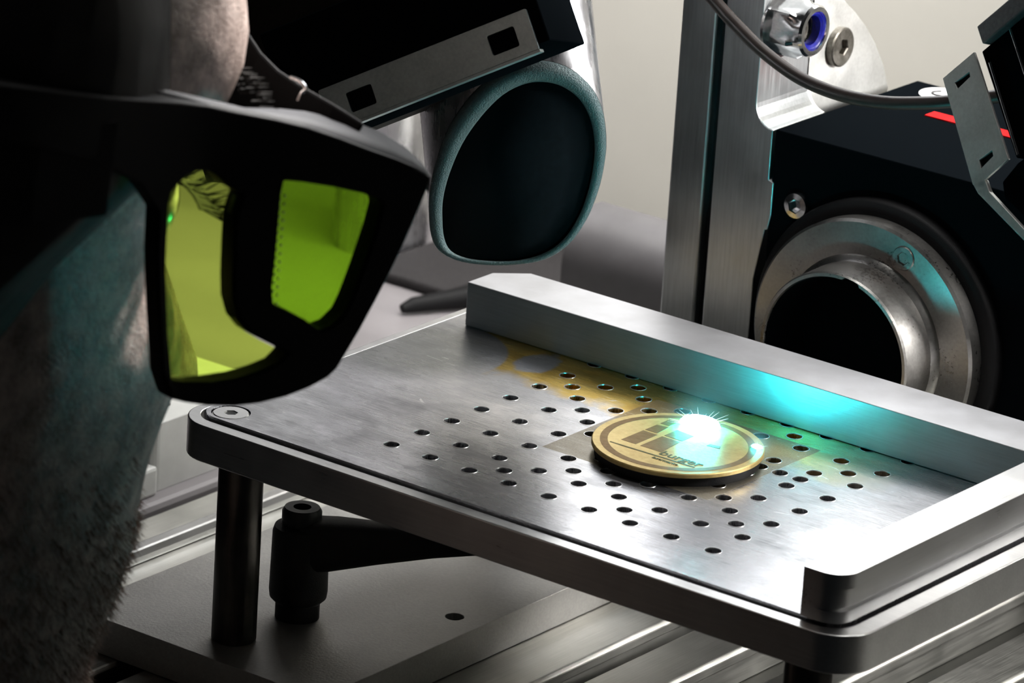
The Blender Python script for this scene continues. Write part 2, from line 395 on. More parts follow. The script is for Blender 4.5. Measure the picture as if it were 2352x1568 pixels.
# ------------------------------------------------------------------ base plate
t = emp('base_plate', (-3, 3, -5.6), 'grey blasted base plate under the perforated tray, with a screw hole', 'plate')
bm = NB(); prism(bm, rrect(-6.35, -2.4, .36, 11.5, .12, 3), -5.58, -4.77, XY, [circ(-.36, 3.0, .2, 24), circ(-5.4, 10.2, .2, 24), circ(-.36, 10.2, .2, 24)])
obj('plate', bm, M['base'], t, bevel=.03)
bm = NB(); lathe(bm, [(0,-5.5),(.19,-5.5),(.19,-5.45),(0,-5.45)], fr((-.36,3.0,0)), 20); obj('screw_head', bm, M['black'], t)

# ------------------------------------------------------------------ raised tray: frame, perforated plate, posts, corner screws
t = emp('engraving_tray', (4, 3, -4.77), 'raised steel tray with a perforated plate on four round posts, under the medal', 'tray')
X0, X1, Y0, Y1 = -4.32, 12.42, -1.86, 9.4
bm = NB(); prism(bm, rrect(X0, Y0, X1, Y1, .85, 10), -.86, -.06, XY, [rrect(X0+.24, Y0+.34, X1-.44, Y1-.4, .55, 8)])
box(bm, (X0+.42, Y0+.34, -.85), (X1-.42, Y1-.38, -.72))
obj('tray_frame', bm, M['tray'], t, 'dark-sided tray frame with a rounded rim', bevel=.035, smooth=True)
H = set()
for i in range(9): H.add((i, 0)); H.add((i, 7))
for j in range(8): H.add((0, j)); H.add((8, j))
H |= {(.5,5.5),(1,6),(1.5,6.5),(1,5),(2,6),(1,4),(1.5,4.5),(2,5),(2.5,5.5),(3,6),(2,4),(2,3),(2.5,3.5),(5,6),(5.5,6.5),(2,2),(6,6),(3,2),(3.5,2.5),(6,5),(7,6),(6,4.5),(3,1),(3.5,1.5),(4,2),(6,4),(6.5,4.5),(7,5),(7.5,5.5),(7,4.5),(4,1),(4.5,1.5),(5,2),(6,3),(7,4),(5,1),(6,2),(6.5,2.5),(7,3),(5.5,.5),(6,1),(7,2),(7,1),(7.5,1.5),(1,3),(1,2),(1,1),(2,1),(2.5,.5)}
H = sorted(H)
bm = NB()
hs = [circ(x, y, .165, 20) for x, y in H] + [circ(-3.47, -.95, .41, 30), circ(11.6, 8.6, .30, 24), circ(-3.47, 8.6, .30, 24)]
prism(bm, rrect(X0+.33, Y0+.43, X1-.55, Y1-.5, .48, 8), -.70, 0.0, XY, hs)
plate = obj('perforated_plate', bm, M['plate'], t, 'scratched bright steel plate drilled with round holes')
bm = NB()
for x, y in H: lathe(bm, [(.163,-.012),(.167,.006),(.180,.006),(.186,-.006)], fr((x, y, 0)), 20, True)
o = obj('hole_rim', bm, M['barbright'], plate, 'bright deburred rims of the drilled holes', smooth=True, kind='stuff')
for (x, y) in ((-3.47,-.95), (11.6,8.6), (-3.47,8.6)):
    screw('corner_screw', (x, y, -.03), (0,0,1), .385 if y < 0 else .275, t, M['tray'], .34, .15, label='flat steel corner screw' if x < 0 and y < 0 else None)
for x, y in ((-2.88,-1.25), (11.1,-1.1), (-2.88,8.4), (11.1,8.4)):
    bm = NB(); z0 = -4.77 if x < 0 else -5.9
    lathe(bm, [(0,z0),(.44,z0),(.47,z0+.04),(.47,-.90),(.44,-.86),(0,-.86)], fr((x, y, 0)), 40)
    obj('post', bm, M['post'], t, 'round dark steel post', smooth=True)

# ------------------------------------------------------------------ stop bars
bm = NB(); prism(bm, [(-3.5,6.95),(12.4,6.95),(12.4,8.45),(-2.9,8.45),(-3.5,7.85)], 0.004, 1.0)
tag(obj('rear_stop_bar', bm, M['bar'], bevel=.02), 'long ground steel stop bar along the rear of the tray, its front face lit turquoise', 'bar')
bm = NB()
prism(bm, rrect(11.05, -1.5, 11.97, 6.93, [.5,0,0,.02], 10), .70, 1.0)
prism(bm, rrect(11.05, -1.5, 11.88, 6.93, [.42,0,0,.02], 10), .30, .70)
prism(bm, rrect(11.05, -1.5, 11.76, 6.93, [.38,0,0,.02], 10), .24, .30)
prism(bm, rrect(11.05, -1.5, 11.93, 6.93, [.45,0,0,.02], 10), 0.004, .24)
tag(obj('side_stop_bar', bm, M['barbright'], bevel=.018, smooth=True), 'bright aluminium stop bar on the right edge of the tray, with a rounded end', 'bar')

# ------------------------------------------------------------------ brass medal
CX, CY = 4.49, 3.72
t = emp('brass_medal', (CX, CY, .004), 'round brass medal with a brown engraved ring, lying on the perforated plate', 'medal')
bm = NB(); lathe(bm, [(0,.004),(1.70,.004),(1.70,.19),(0,.19)], fr((CX,CY,0)), 72); obj('spacer', bm, M['black'], t, 'black spacer under the medal', smooth=True)
bm = NB(); lathe(bm, [(0,.19),(1.74,.19),(1.77,.21),(1.77,.28),(1.75,.30),(0,.30)], fr((CX,CY,0)), 96); disc = obj('disc', bm, M['brass'], t, smooth=True)
bm = NB(); prism(bm, circ(CX,CY,1.60,96), .3003, .3035, XY, [circ(CX,CY,1.44,96)]); obj('engraved_ring', bm, M['burnt'], t, 'brown engraved ring')
for q in ([(-.93,-.70),(-.56,-.70),(-.56,.07),(-.93,.07)], [(-.45,-.70),(.08,-.70),(-.0,.07),(-.45,.07)], [(-.93,.14),(-.62,.14),(-.66,.60),(-.93,.55)],
          [(-.93,.67),(-.70,.67),(-.70,.95),(-.93,1.0)], [(-.45,.14),(.0,.14),(.0,.55),(-.45,.6)], [(.50,.30),(.80,.34),(.74,.46),(.5,.42)]):
    bm = NB(); prism(bm, [(CX+a, CY+b) for a, b in q], .3003, .304); obj('engraved_block', bm, M['burnt'] , t)
bm = NB(); prism(bm, [(CX-1.02,CY-.98),(CX-.6,CY-.985),(CX+1.05,CY-.93),(CX+1.05,CY-.885),(CX-.6,CY-.93),(CX-1.02,CY-.94)], .3003, .304); obj('engraved_line', bm, M['dark_engrave'], t)
def text(name, body, size, loc, mat, parent, rot=(0,0,0), ext=.004, sx=1.0, mw=None):
    cu = bpy.data.curves.new(name, 'FONT'); cu.body = body; cu.size = size*S; cu.extrude = ext*S; cu.offset = .004*S
    o = bpy.data.objects.new(name, cu); sc.collection.objects.link(o)
    dg = bpy.context.evaluated_depsgraph_get(); me = bpy.data.meshes.new_from_object(o.evaluated_get(dg)); bpy.data.objects.remove(o)
    me.materials.clear(); me.materials.append(mat)
    o = bpy.data.objects.new(name, me); sc.collection.objects.link(o)
    W = mw if mw is not None else Matrix.LocRotScale(V(loc)*S, None, (sx,1,1))
    me.transform(W)
    o.parent = parent; o.matrix_parent_inverse = world_of(parent).inverted(); return o
text('engraved_word', 'burger', .36, (CX+.08, CY-.82, .302), M['dark_engrave'], t, sx=1.05)
text('engraved_small_word', 'lasermarke', .14, (CX+.12, CY-1.10, .302), M['dark_engrave'], t, sx=1.0)

# ------------------------------------------------------------------ sparks
def spark(name, c, r, nray, lab, seed):
    rnd = random.Random(seed); c = V(c)
    t = emp(name, c - V((0,0,r*.3)), lab, 'spark')
    bm = NB(); bmesh.ops.create_icosphere(bm, subdivisions=3, radius=1)
    for v in bm.verts:
        k = 1+.18*noise.noise(v.co*2.2+V((seed,0,0))); v.co = c + V((v.co.x*r*1.25*k, v.co.y*r*k, v.co.z*r*.42*k+r*.12))
    obj('spark_core', bm, M['spark' if r > .2 else 'spark2'], t, 'white hot spark core', smooth=True)
    bm = NB()
    for i in range(nray):
        a = 2*math.pi*(i+rnd.random()*.7)/nray; el = math.radians(rnd.uniform(1, 16)); d = V((math.cos(a)*math.cos(el), math.sin(a)*math.cos(el), math.sin(el)))
        L = r*rnd.uniform(.8, 1.7); tube(bm, [c+d*r*.5, c+d*(r*.5+L*.45), c+d*(r*.5+L)], [r*.035, r*.016, r*.002], 5)
    obj('spark_ray', bm, M['ray'], t, 'thin cyan rays flying off the spark', kind='stuff'); return t
def plume_mat(R_, strength):
    m = bpy.data.materials.new('spark_plume'); m.use_nodes = True; nt_ = m.node_tree; nt_.nodes.clear()
    o_ = nt_.nodes.new('ShaderNodeOutputMaterial'); e_ = nt_.nodes.new('ShaderNodeEmission'); e_.inputs[0].default_value = (.22, .9, 1, 1)
    tc = nt_.nodes.new('ShaderNodeTexCoord'); ln = nt_.nodes.new('ShaderNodeVectorMath'); ln.operation = 'LENGTH'
    mr = nt_.nodes.new('ShaderNodeMapRange'); mr.inputs[1].default_value = 0; mr.inputs[2].default_value = R_*S; mr.inputs[3].default_value = 1; mr.inputs[4].default_value = 0
    pw = nt_.nodes.new('ShaderNodeMath'); pw.operation = 'POWER'; pw.inputs[1].default_value = 3.0; ml = nt_.nodes.new('ShaderNodeMath'); ml.operation = 'MULTIPLY'; ml.inputs[1].default_value = strength
    L_ = nt_.links.new; L_(tc.outputs['Object'], ln.inputs[0]); L_(ln.outputs['Value'], mr.inputs[0]); L_(mr.outputs[0], pw.inputs[0]); L_(pw.outputs[0], ml.inputs[0]); L_(ml.outputs[0], e_.inputs[1]); L_(e_.outputs[0], o_.inputs['Volume'])
    return m
def plume(t, c, R_, strength):
    bm = NB(); bmesh.ops.create_icosphere(bm, subdivisions=3, radius=R_)
    o = obj('plume', bm, plume_mat(R_, strength), t, 'cyan glowing vapour round the spark', smooth='all', loc=V(c) - t.location/S)
    return o
ts = spark('laser_spark', (4.31, 4.72, .36), .36, 26, 'large white-hot laser spark with cyan rays on the medal', 3); plume(ts, (4.31, 4.72, .42), 1.15, 95)
ts = spark('laser_spark', (5.82, 4.62, .34), .10, 18, 'small white spark at the right rim of the medal', 5); plume(ts, (5.82, 4.62, .4), .5, 200)

# ------------------------------------------------------------------ clamping lever under the tray
t = emp('clamping_lever', (-2.56, .55, -4.77), 'black clamping lever standing on the base plate beneath the tray', 'lever')
lc = V((-2.72, .62, 0))
bm = NB(); lathe(bm, [(0,-4.77),(.47,-4.77),(.47,-4.38),(.44,-4.34),(0,-4.34)], fr(lc), 40); obj('foot', bm, M['lever'], t, smooth=True)
bm = NB(); lathe(bm, [(0,-4.40),(.50,-4.40),(.60,-4.30),(.62,-4.15),(.60,-2.85),(.56,-2.72),(.36,-2.66),(0,-2.66)], fr(lc), 44); obj('hub', bm, M['lever'], t, smooth=True)
# the arm leaves the hub and rises to the right under the tray
d = (V((1.9, 2.3, -2.1)) - V((lc.x, lc.y, -3.05))); path = [V((lc.x, lc.y, -3.15)) + d*k for k in (0, .15, .35, .6, .85, 1.15)]
rings = []
dh = V((d.x, d.y, 0)).normalized(); sd = dh.cross(V((0,0,1)))
for p, (hw, hh) in zip(path, ((.5,.60),(.46,.56),(.36,.44),(.28,.32),(.26,.26),(.24,.22))):
    rings.append([p + sd*(hw*math.copysign(abs(math.cos(a))**.6, math.cos(a))) + V((0,0,1))*(hh*math.copysign(abs(math.sin(a))**.6, math.sin(a))) for a in [2*math.pi*i/20 for i in range(20)]])
bm = NB(); loft(bm, rings); obj('arm', bm, M['lever'], t, smooth=True)
bm = NB(); lathe(bm, [(.0,-2.70),(.38,-2.70),(.42,-2.62),(.42,-2.38),(.37,-2.30),(.19,-2.30),(.18,-2.5),(0,-2.5)], fr(lc), 36); obj('lever_screw', bm, plain('phosphated_screw', (.03,.032,.033,1), .45, spec=.4), t, 'black socket cap screw on the lever', smooth=True)

# ------------------------------------------------------------------ column bracket behind the tray
F_ = fr((0,0,0), (1,0,0), (0,0,1), (0,-1,0))      # local z points towards -Y
t = emp('steel_bracket', (-.4, 12, -5.6), 'tall grey steel bracket standing behind the rear stop bar, with a rounded cut-out', 'bracket')
yf = 11.8
def arc(cx, cz, r, a0, a1, n=8): return [(cx+r*math.cos(math.radians(a0+(a1-a0)*i/n)), cz+r*math.sin(math.radians(a0+(a1-a0)*i/n))) for i in range(n+1)]
right = [(-.56,-5.6),(.70,-5.6),(.70,1.0),(.90,2.2),(.96,2.2),(1.03,2.55),(1.03,3.3),(.90,3.35),(.90,4.47)] + arc(.92, 4.97, .5, 265, 180, 7) + [(.42,10.5),(-.56,10.5)]
bm = NB(); prism(bm, right, -yf, -(yf+2.0), F_); obj('column_block', bm, M['column'], t, bevel=.025)
bm = NB(); prism(bm, [(-1.72,-5.6),(-.80,-5.6),(-.80,10.5),(-1.72,10.5)], -yf, -(yf+2.0), F_); obj('column_strip', bm, M['column'], t, 'narrower column strip left of the dark slot', bevel=.05)
bm = NB(); box(bm, (-.86, yf+.25, -5.6), (-.50, yf+1.8, 10.5)); obj('slot_filler', bm, M['black'], t, 'dark slot between the column halves')
# side arm plate reaching back, rounded end, faces +X
FX = fr((0,0,0), (0,1,0), (0,0,1), (1,0,0))
ap = [(yf+1.9, 3.2), (17.0,3.2)] + [(17.15,4.29),(16.88,4.85),(16.45,5.45),(16.0,5.93),(15.5,6.35),(15.0,6.72),(14.4,7.05),(13.9,7.35),(13.5,10.5),(yf+1.9,10.5)]
bm = NB(); prism(bm, ap, -.5, .42, FX); obj('arm_plate', bm, M['bright'], t, 'bright rounded arm plate carrying the nut', bevel=.02)
bm = NB()
sec = [(.42,4.95)] + arc(.92,4.95,.5,180,262,8)[1:] + [(.92,4.2),(.0,4.2),(.0,4.95)]
prism(bm, sec, -(yf+1.95), -13.9, F_); obj('fillet', bm, M['bright'], t, 'bright rounded fillet below the arm plate')
# nut
nc = V((.42, 12.52, 6.66)); ax = V((1,0,0)); fN = fr(nc, (0,.92,.39), (0,-.39,.92), (1,0,0))
bm = NB(); n = 48; rings = []
af = .60
def hx(a): a = (a % (math.pi/3)) - math.pi/6; return af/math.cos(a)
for s_, z in ((0.93,0.0),(1.0,.06),(1.0,.55),(.0,.68)):
    ring = []
    for i in range(n):
        a = 2*math.pi*i/n; r = min(hx(a), (af*1.08 if z in (0.0,) else 9)) if s_ > 0 else .585
        ring.append(T(fN, r*math.cos(a), r*math.sin(a), z))
    rings.append(ring)
rings.append([T(fN, .585*math.cos(2*math.pi*i/n), .585*math.sin(2*math.pi*i/n), .84) for i in range(n)])
rings.append([T(fN, .54*math.cos(2*math.pi*i/n), .54*math.sin(2*math.pi*i/n), .90) for i in range(n)])
rings.append([T(fN, .44*math.cos(2*math.pi*i/n), .44*math.sin(2*math.pi*i/n), .90) for i in range(n)])
rings.append([T(fN, .42*math.cos(2*math.pi*i/n), .42*math.sin(2*math.pi*i/n), .84) for i in range(n)])
rings.append([T(fN, .42*math.cos(2*math.pi*i/n), .42*math.sin(2*math.pi*i/n), .2) for i in range(n)])
loft(bm, rings); nut = obj('lock_nut', bm, M['chrome'], t, 'shiny hexagonal lock nut', smooth=True, angle=25)
bm = NB(); lathe(bm, [(.42,.60),(.42,.83),(.38,.85),(.33,.80),(.33,.60)], fN, 36, True); obj('nylon_insert', bm, M['nylon'], nut, 'blue nylon ring inside the nut', smooth=True)
bm = NB(); lathe(bm, [(0,.5),(.33,.5),(.33,.55),(0,.55)], fN, 30); obj('bolt_end', bm, M['screw'], nut)
bm = NB(); lathe(bm, [(.35,-.02),(.78,-.02),(.78,.045),(.35,.045)], fr(nc, (0,1,0), (0,0,1), (1,0,0)), 40, True); obj('washer', bm, M['chrome'], t, smooth=True)
screw('socket_screw', (.56, 14.86, 5.69), (1,0,0), .45, t, M['screw'], .40, .14, label='burnished countersunk screw right of the nut')

# ------------------------------------------------------------------ black rotary unit with steel chuck ring
t = emp('rotary_unit', (4.5, 14, -5.6), 'black rotary chuck unit behind the rear stop bar, with a polished steel ring', 'machine')
bm = NB(); box(bm, (1.4, yf+.6, -5.6), (4.2, 16.5, -3.0)); obj('housing_foot', bm, M['blackmetal'], t, 'black foot below the housing', bevel=.03)
bm = NB(); box(bm, (.96, yf+.02, -3.1), (8.6, 17.5, 4.5)); hous = obj('housing', bm, M['blackmetal'], t, 'black square housing', bevel=.03)
rc = (4.1, .53)                                    # ring centre x, z
fR = fr((rc[0], 0, rc[1]), (1,0,0), (0,0,1), (0,-1,0))
bm = NB(); lathe(bm, [(2.0,-11.8),(3.12,-11.8),(3.12,-11.55),(3.07,-11.48),(2.9,-11.42),(2.0,-11.42)], fR, 96, True); obj('flange', bm, M['black'], t, 'black round flange', smooth=True)
KEY = 80
bm = NB(); n = 144; R1, R2 = 2.80, 2.0
prof = [('o',2.80,-11.45),('o',2.80,-11.06),('o',2.74,-11.0),('o',2.03,-11.0),('o',2.0,-10.94),('o',1.90,-10.84),('o',1.88,-9.95),('o',1.85,-9.90),('i',1.78,-9.90),('i',1.76,-9.94),('i',1.76,-10.25),('k',1.76,-10.26),('k',1.76,-11.4)]
rings = []
for kind, r, h in prof:
    ring = []
    for i in range(n):
        a = 2*math.pi*i/n; rr = r
        if kind == 'i':
            dd = (math.degrees(a) - KEY + 180) % 360 - 180
            if abs(dd) < 6.5: rr = 1.845
        ring.append(T(fR, rr*math.cos(a), rr*math.sin(a), -h if False else h))
    rings.append(ring)
loft(bm, rings, True, False); ringo = obj('chuck_ring', bm, M['ring'], t, 'turned steel ring with a protruding hub and key slot', smooth=True, angle=25)
bm = NB(); lathe(bm, [(1.755,-9.96),(1.755,-11.42),(0,-11.42)], fR, 96); obj('bore', bm, M['inside'], t, 'black bore of the hub', smooth=True)
for a in (68, 188, 308):
    c = (rc[0]+2.38*math.cos(math.radians(a)), -0.0, rc[1]+2.38*math.sin(math.radians(a)))
    screw('ring_screw', (c[0], 10.985, c[2]), (0,-1,0), .27, t, M['ring'], .5, .12)
screw('housing_screw', (1.72, yf-.02, 2.97), (0,-1,0), .30, t, M['chrome'], .52, .16, flat=False, label='shiny button screw in the housing corner')
# sticker and red label on the housing top
bm = NB(); lathe(bm, [(0,0),(.53,0),(.53,.012),(0,.012)], fr((1.98, 16.95, 4.5)), 40); stk = obj('sticker', bm, M['sticker'], hous, 'round white sticker')
bm = NB(); tube(bm, spline([(1.85,17.1,4.518),(1.75,16.9,4.518),(1.9,16.75,4.518),(2.1,16.8,4.518)], 4), .03, 6); tube(bm, spline([(1.95,17.25,4.518),(2.15,17.2,4.518),(2.25,17.0,4.518)], 4), .025, 6); obj('sticker_mark', bm, M['ink'], hous, 'black curved mark on the sticker', kind='stuff')
bm = NB(); prism(bm, [(2.62,15.22),(6.0,15.22),(6.0,15.62),(2.62,15.62)], 4.5, 4.53); rl = obj('red_label', bm, M['red'], hous, 'red label strip on the housing')

# ------------------------------------------------------------------ cable
bm = NB(); cp = [(-.6,10.5,7.95),(-.03,10.5,7.44),(.71,10.5,6.95),(1.42,10.5,6.56),(2.35,10.5,6.22),(3.36,10.5,6.10),(4.35,10.5,6.16),(5.21,10.5,6.33),(6.26,10.5,6.62),(7.9,10.7,7.2),(10,11,8.3)]
cp = [(-3.2,10.6,10.8)] + cp
tube(bm, spline(cp, 10), .145, 14)
tag(obj('cable', bm, M['cable'], smooth=True), 'thin brown-black cable sagging in front of the bracket and nut', 'cable')

# ------------------------------------------------------------------ cast bed block and posts in the distance
bm = NB(); yb = 17.0; pr = [(yb,-5.6)] + [(yb,-2.1)] + arc(yb+1.3, -2.1, 1.3, 180, 90, 10) + [(yb+1.5,-.8),(yb+1.7,-1.0),(yb+1.7,-5.6)]
prism(bm, pr, -8.24, 18.0, FX)
tag(obj('bed_block', bm, M['beddark'], smooth=True, bevel=.05), 'blurred dark grey machine block with a pale rounded top, behind the bracket', 'block')
c = at(868, 610, 127); c.z = -5.6
c = V((-18.75, 23.5, -5.6))
bm = NB(); lathe(bm, [(0,-5.6),(1.27,-5.6),(1.27,40),(0,40)], fr((c.x, c.y, 0)), 40)
tag(obj('guide_column', bm, M['tube'], smooth=True), 'blurred round metal column behind the goggles, left of the nozzle', 'column')
bm = NB(); tube(bm, [V((-14.7,19.3,-5.42)), V((-14.6,19.6,-5.36)), V((-14.1,20.6,-5.3)), V((-13.5,21.8,-5.2))], [.12,.2,.26,.36], 14)
tag(obj('grip_handle', bm, M['black'], smooth=True), 'blurred black grip lying behind the tray\'s left edge', 'handle')
bm = NB(); box(bm, (-17.4, 21.0, -5.6), (-8.3, 26.3, -5.3))  # thin dark slab added to paint the shade on the table
tag(obj('shade_slab', bm, plain('painted_shade', (.028,.026,.027,1), .8, spec=.2), bevel=.1), 'blurred flat dark slab standing in for shade behind the tray, below the oval nozzle', 'plate')
t = emp('sensor_block', (-12.3, 7, -5.6), 'pale grey block with a small hole, left of the tray between cheek and post', 'block')
bm = NB(); prism(bm, rrect(-13.6, 5.4, -10.9, 9.6, .2, 4), -5.6, -3.95, XY, [circ(-11.7, 6.6, .16, 16)]); obj('body', bm, M['white'], t, bevel=.06)
bm = NB(); box(bm, (-11.9, 4.3, -5.6), (-10.75, 5.4, -4.9)); obj('step', bm, M['white'], t, 'lower pale step', bevel=.08)
bm = NB(); lathe(bm, [(0,-4.3),(.16,-4.3),(.16,-4.2),(0,-4.2)], fr((-11.7,6.6,0)), 16); obj('hole_bottom', bm, M['black'], t)

# ------------------------------------------------------------------ extraction nozzle
t = emp('extraction_nozzle', at(1190, 560, 103.6), 'silver extraction tube with a slanted dark oval mouth, left of centre', 'nozzle')
OUT = [(985,490),(990,540),(1008,575),(1050,598),(1110,608),(1180,608),(1250,596),(1305,562),(1345,508),(1370,450),(1386,390),(1393,320),(1382,245),(1350,190),(1300,152),(1240,138),(1175,150),(1110,190),(1060,245),(1022,310),(996,390),(986,440)]
INN = [(1016,500),(1020,545),(1035,575),(1070,592),(1125,599),(1185,598),(1245,583),(1292,551),(1326,502),(1348,446),(1361,386),(1365,330),(1356,275),(1334,232),(1300,203),(1258,189),(1208,192),(1155,218),(1105,268),(1062,330),(1032,400),(1018,455)]
def depth(py): return 103.6 + (py-380)/230*1.5
o3 = closed_spline([at(x, y, depth(y)) for x, y in OUT], 4); i3 = closed_spline([at(x, y, depth(y)) for x, y in INN], 4)
ctop = at(1112, -330, 103.6); axis = (ctop - at(1190, 400, 103.6)).normalized()
def ringat(c, r, like, cen):
    e1 = RX - axis*RX.dot(axis); e1.normalize(); e2 = axis.cross(e1); out = []
    for p in like:
        d = p - cen; a = math.atan2(d.dot(RY - axis*0) if False else d.dot(e2q), d.dot(e1))
        out.append(c + (e1*math.cos(a) + e2*math.sin(a))*r)
    return out
e1 = RX - axis*RX.dot(axis); e1.normalize(); e2q = axis.cross(e1)
cen = at(1190, 385, 103.6); RT = 2.0
def project_ring(c, r, loop):
    m = len(loop); a0 = []
    s = 1 if e2q.dot(-RZ) > 0 else -1           # far side of the tube belongs to the bottom of the slanted mouth
    for p in loop:
        q = p - cen; u = max(-1, min(1, q.dot(e1)/2.0)); vv = q.dot(RY)
        a0.append(math.atan2(-vv*s/2.0, q.dot(e1)/2.0))
    return [c + (e1*math.cos(a) + e2q*math.sin(a))*r for a in a0]
r2 = project_ring(ctop, RT, o3); i2 = project_ring(ctop, RT-.25, i3)
mid = lambda A, Bq, k: [a.lerp(b, k) for a, b in zip(A, Bq)]
bm = NB(); loft(bm, [mid(o3, r2, .0), mid(o3, r2, .04), mid(o3, r2, .3), mid(o3, r2, .6), r2], True, False)
obj('tube_wall', bm, M['tube'], t, 'silver drawn tube', smooth='all')
bm = NB(); off = RZ*.08
loft(bm, [[p - off*.5 for p in o3], [p + off for p in mid(o3, i3, .06)], [p + off for p in mid(o3, i3, .94)], i3], True, False)
obj('mouth_rim', bm, M['lip'], t, 'dark grey-green rim of the mouth', smooth='all')
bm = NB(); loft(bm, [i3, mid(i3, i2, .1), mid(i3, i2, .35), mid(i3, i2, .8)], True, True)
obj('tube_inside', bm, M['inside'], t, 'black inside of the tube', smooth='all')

# ------------------------------------------------------------------ line sensors (left one above the nozzle, right one at the frame's corner)
def panel_prism(bm, f, L, W, slots, th=.06):
    prism(bm, [(0,0),(L,0),(L,W),(0,W)], -th, 0, f, slots)
c0 = at(1238, 112, 98.6)                            # right lower corner of the silver face
f = fr(c0, -RX*406 - RY*151 - RZ*150, -RX*29 + RY*87 - RZ*9.1)
if f[3].dot(RZ) < 0: f = (f[0], f[1], f[2], -f[3])
t = emp('left_line_sensor', c0, 'black bar-shaped sensor with a silver slotted face, above the oval nozzle mouth', 'sensor')
bm = NB(); box(bm, (-.26, .10, -2.2), (5.6, 2.4, -.07), f); obj('housing', bm, M['blackmetal'], t, 'black housing', bevel=.03)
bm = NB(); box(bm, (2.2, .3, -4.0), (8.6, 7.5, -2.25), f); obj('rear_cover', bm, plain('brown_black_cover', (.010,.009,.007,1), .7, spec=.1), t, 'very dark cover behind the sensor housing', bevel=.05)
sl = [rrect(.36,.20,.96,.62,.04,2), rrect(3.62,.18,4.2,.6,.04,2)]
bm = NB(); prism(bm, rrect(0,0,4.75,.86,.04,3), -.07, .0, f, sl); obj('slotted_face', bm, M['panel'], t, 'silver face with two square openings', bevel=.012)
bm = NB(); box(bm, (0,-.06,-.25), (4.75,.0,-.02), f); obj('lower_lip', bm, M['panel'], t, 'thin lower lip')
for s_ in (.66, 3.91):
    bm = NB(); box(bm, (s_-.4,.14,-.12), (s_+.4,.68,-.071), f); obj('slot_window', bm, M['inside'], t, 'black depth of the opening')
# right sensor
k = 1/ (FPX/100.0)                                   # cm per px at 1 m
d0 = 100.0
p0 = at(2170, 178, d0); u1 = RX*65 - RY*242 + RZ*121; u2 = RX*67 + RY*58 + RZ*80
L1 = u1.length*k; L2 = u2.length*k
f = fr(p0, u1, u2); 
if f[3].dot(RZ) < 0: f = (f[0], f[1], f[2], -f[3])
t = emp('right_line_sensor', p0, 'black bar-shaped sensor with a silver slotted face, at the top right beside the rotary unit', 'sensor')
def q2(px, py):                                      # photo point on the face plane
    dr = (at(px, py, 1) - CAM); s_ = (f[0]-CAM).dot(f[3])/dr.dot(f[3]); p = CAM + dr*s_ - f[0]; return (p.dot(f[1]), p.dot(f[2]))
slots = [[q2(2193,190),(0,0),(0,0),(0,0)]]
slots = [[q2(*p) for p in ((2193,190),(2226,165),(2228,176),(2199,204))], [q2(*p) for p in ((2249,367),(2278,345),(2281,358),(2253,387))]]
outl = [q2(*p) for p in ((2165,180),(2237,119),(2316,365),(2262,412),(2262,430),(2234,424))]
bm = NB(); prism(bm, outl, -.06, 0, f, slots); obj('slotted_face', bm, M['panel2'], t, 'silver face with two small openings', bevel=.01)
for sl_ in slots:
    bm = NB(); cx = sum(p[0] for p in sl_)/4; cy = sum(p[1] for p in sl_)/4; prism(bm, [(cx+(a-cx)*1.5, cy+(b-cy)*1.5) for a, b in sl_], -.14, -.061, f)
    obj('slot_window', bm, M['inside'], t, 'black depth of the opening')
bm = NB(); box(bm, (-.02, L2*.96, -1.6), (L1*1.02, L2+2.6, -.16), f); obj('housing', bm, M['blackmetal'], t, 'black housing', bevel=.03)
bm = NB(); box(bm, (-.42, L2+.22, -1.2), (.0, L2+2.6, .05), f); obj('end_cap', bm, plain('grey_end_cap', (.10,.10,.105,1), .4), t, 'grey end cap', bevel=.03)
for a, b, r in ((q2(2264,142), q2(2329,354), .035), (q2(2311,66), q2(2352,192), .03)):
    e = V(b)-V(a); bm = NB(); tube(bm, [T(f, a[0], a[1], -.12), T(f, a[0]+e.x, a[1]+e.y, -.12)], r, 10); obj('rod', bm, M['chrome'], t, 'thin bright rod', smooth=True)
arm = [q2(*p) for p in ((2234,422),(2262,412),(2272,440),(2420,600),(2420,622),(2246,444))]
bm = NB(); prism(bm, arm, -.1, 0, f); obj('bracket_strip', bm, M['panel2'], t, 'thin silver bracket strip', bevel=.01)
bm = NB(); prism(bm, [q2(*p) for p in ((2285,415),(2320,372),(2480,250),(2480,620),(2290,455))], -1.6, -.2, f); obj('bracket_body', bm, M['blackmetal'], t, 'black lower body', bevel=.03)

# ------------------------------------------------------------------ person
PHI = math.radians(126-50); TILT = math.radians(6)
Fh = V((math.cos(PHI), math.sin(PHI), 0)); Rt = Fh.cross(V((0,0,1))).normalized()
Fd = (Fh*math.cos(TILT) - V((0,0,1))*math.sin(TILT)).normalized(); Up = Rt.cross(Fd).normalized()
EYE = at(425, 450, 88.5)
HC = EYE - Rt*3.3 - Fd*8.3                           # head centre at eye height
def HP(r, fwd, h): return HC + Rt*r + Fd*fwd + Up*h
def lerp_tab(tab, h):
    for (h0, v0), (h1, v1) in zip(tab, tab[1:]):
        if h1 <= h <= h0 or h0 <= h <= h1:
            k = (h-h0)/(h1-h0); k = k*k*(3-2*k)*.5 + k*.5; return v0+(v1-v0)*k
    return tab[-1][1] if abs(h-tab[-1][0]) < abs(h-tab[0][0]) else tab[0][1]
FT = [(11.6,0),(11.2,3),(10,5.6),(8,7.9),(5,9.3),(3,9.75),(1.5,9.35),(0,8.5),(-3,8.8),(-5,9.0),(-7,9.2),(-9,8.8),(-10.4,8.9),(-11.6,7.6),(-12.6,3.6),(-14,2.2),(-19,2.6)]
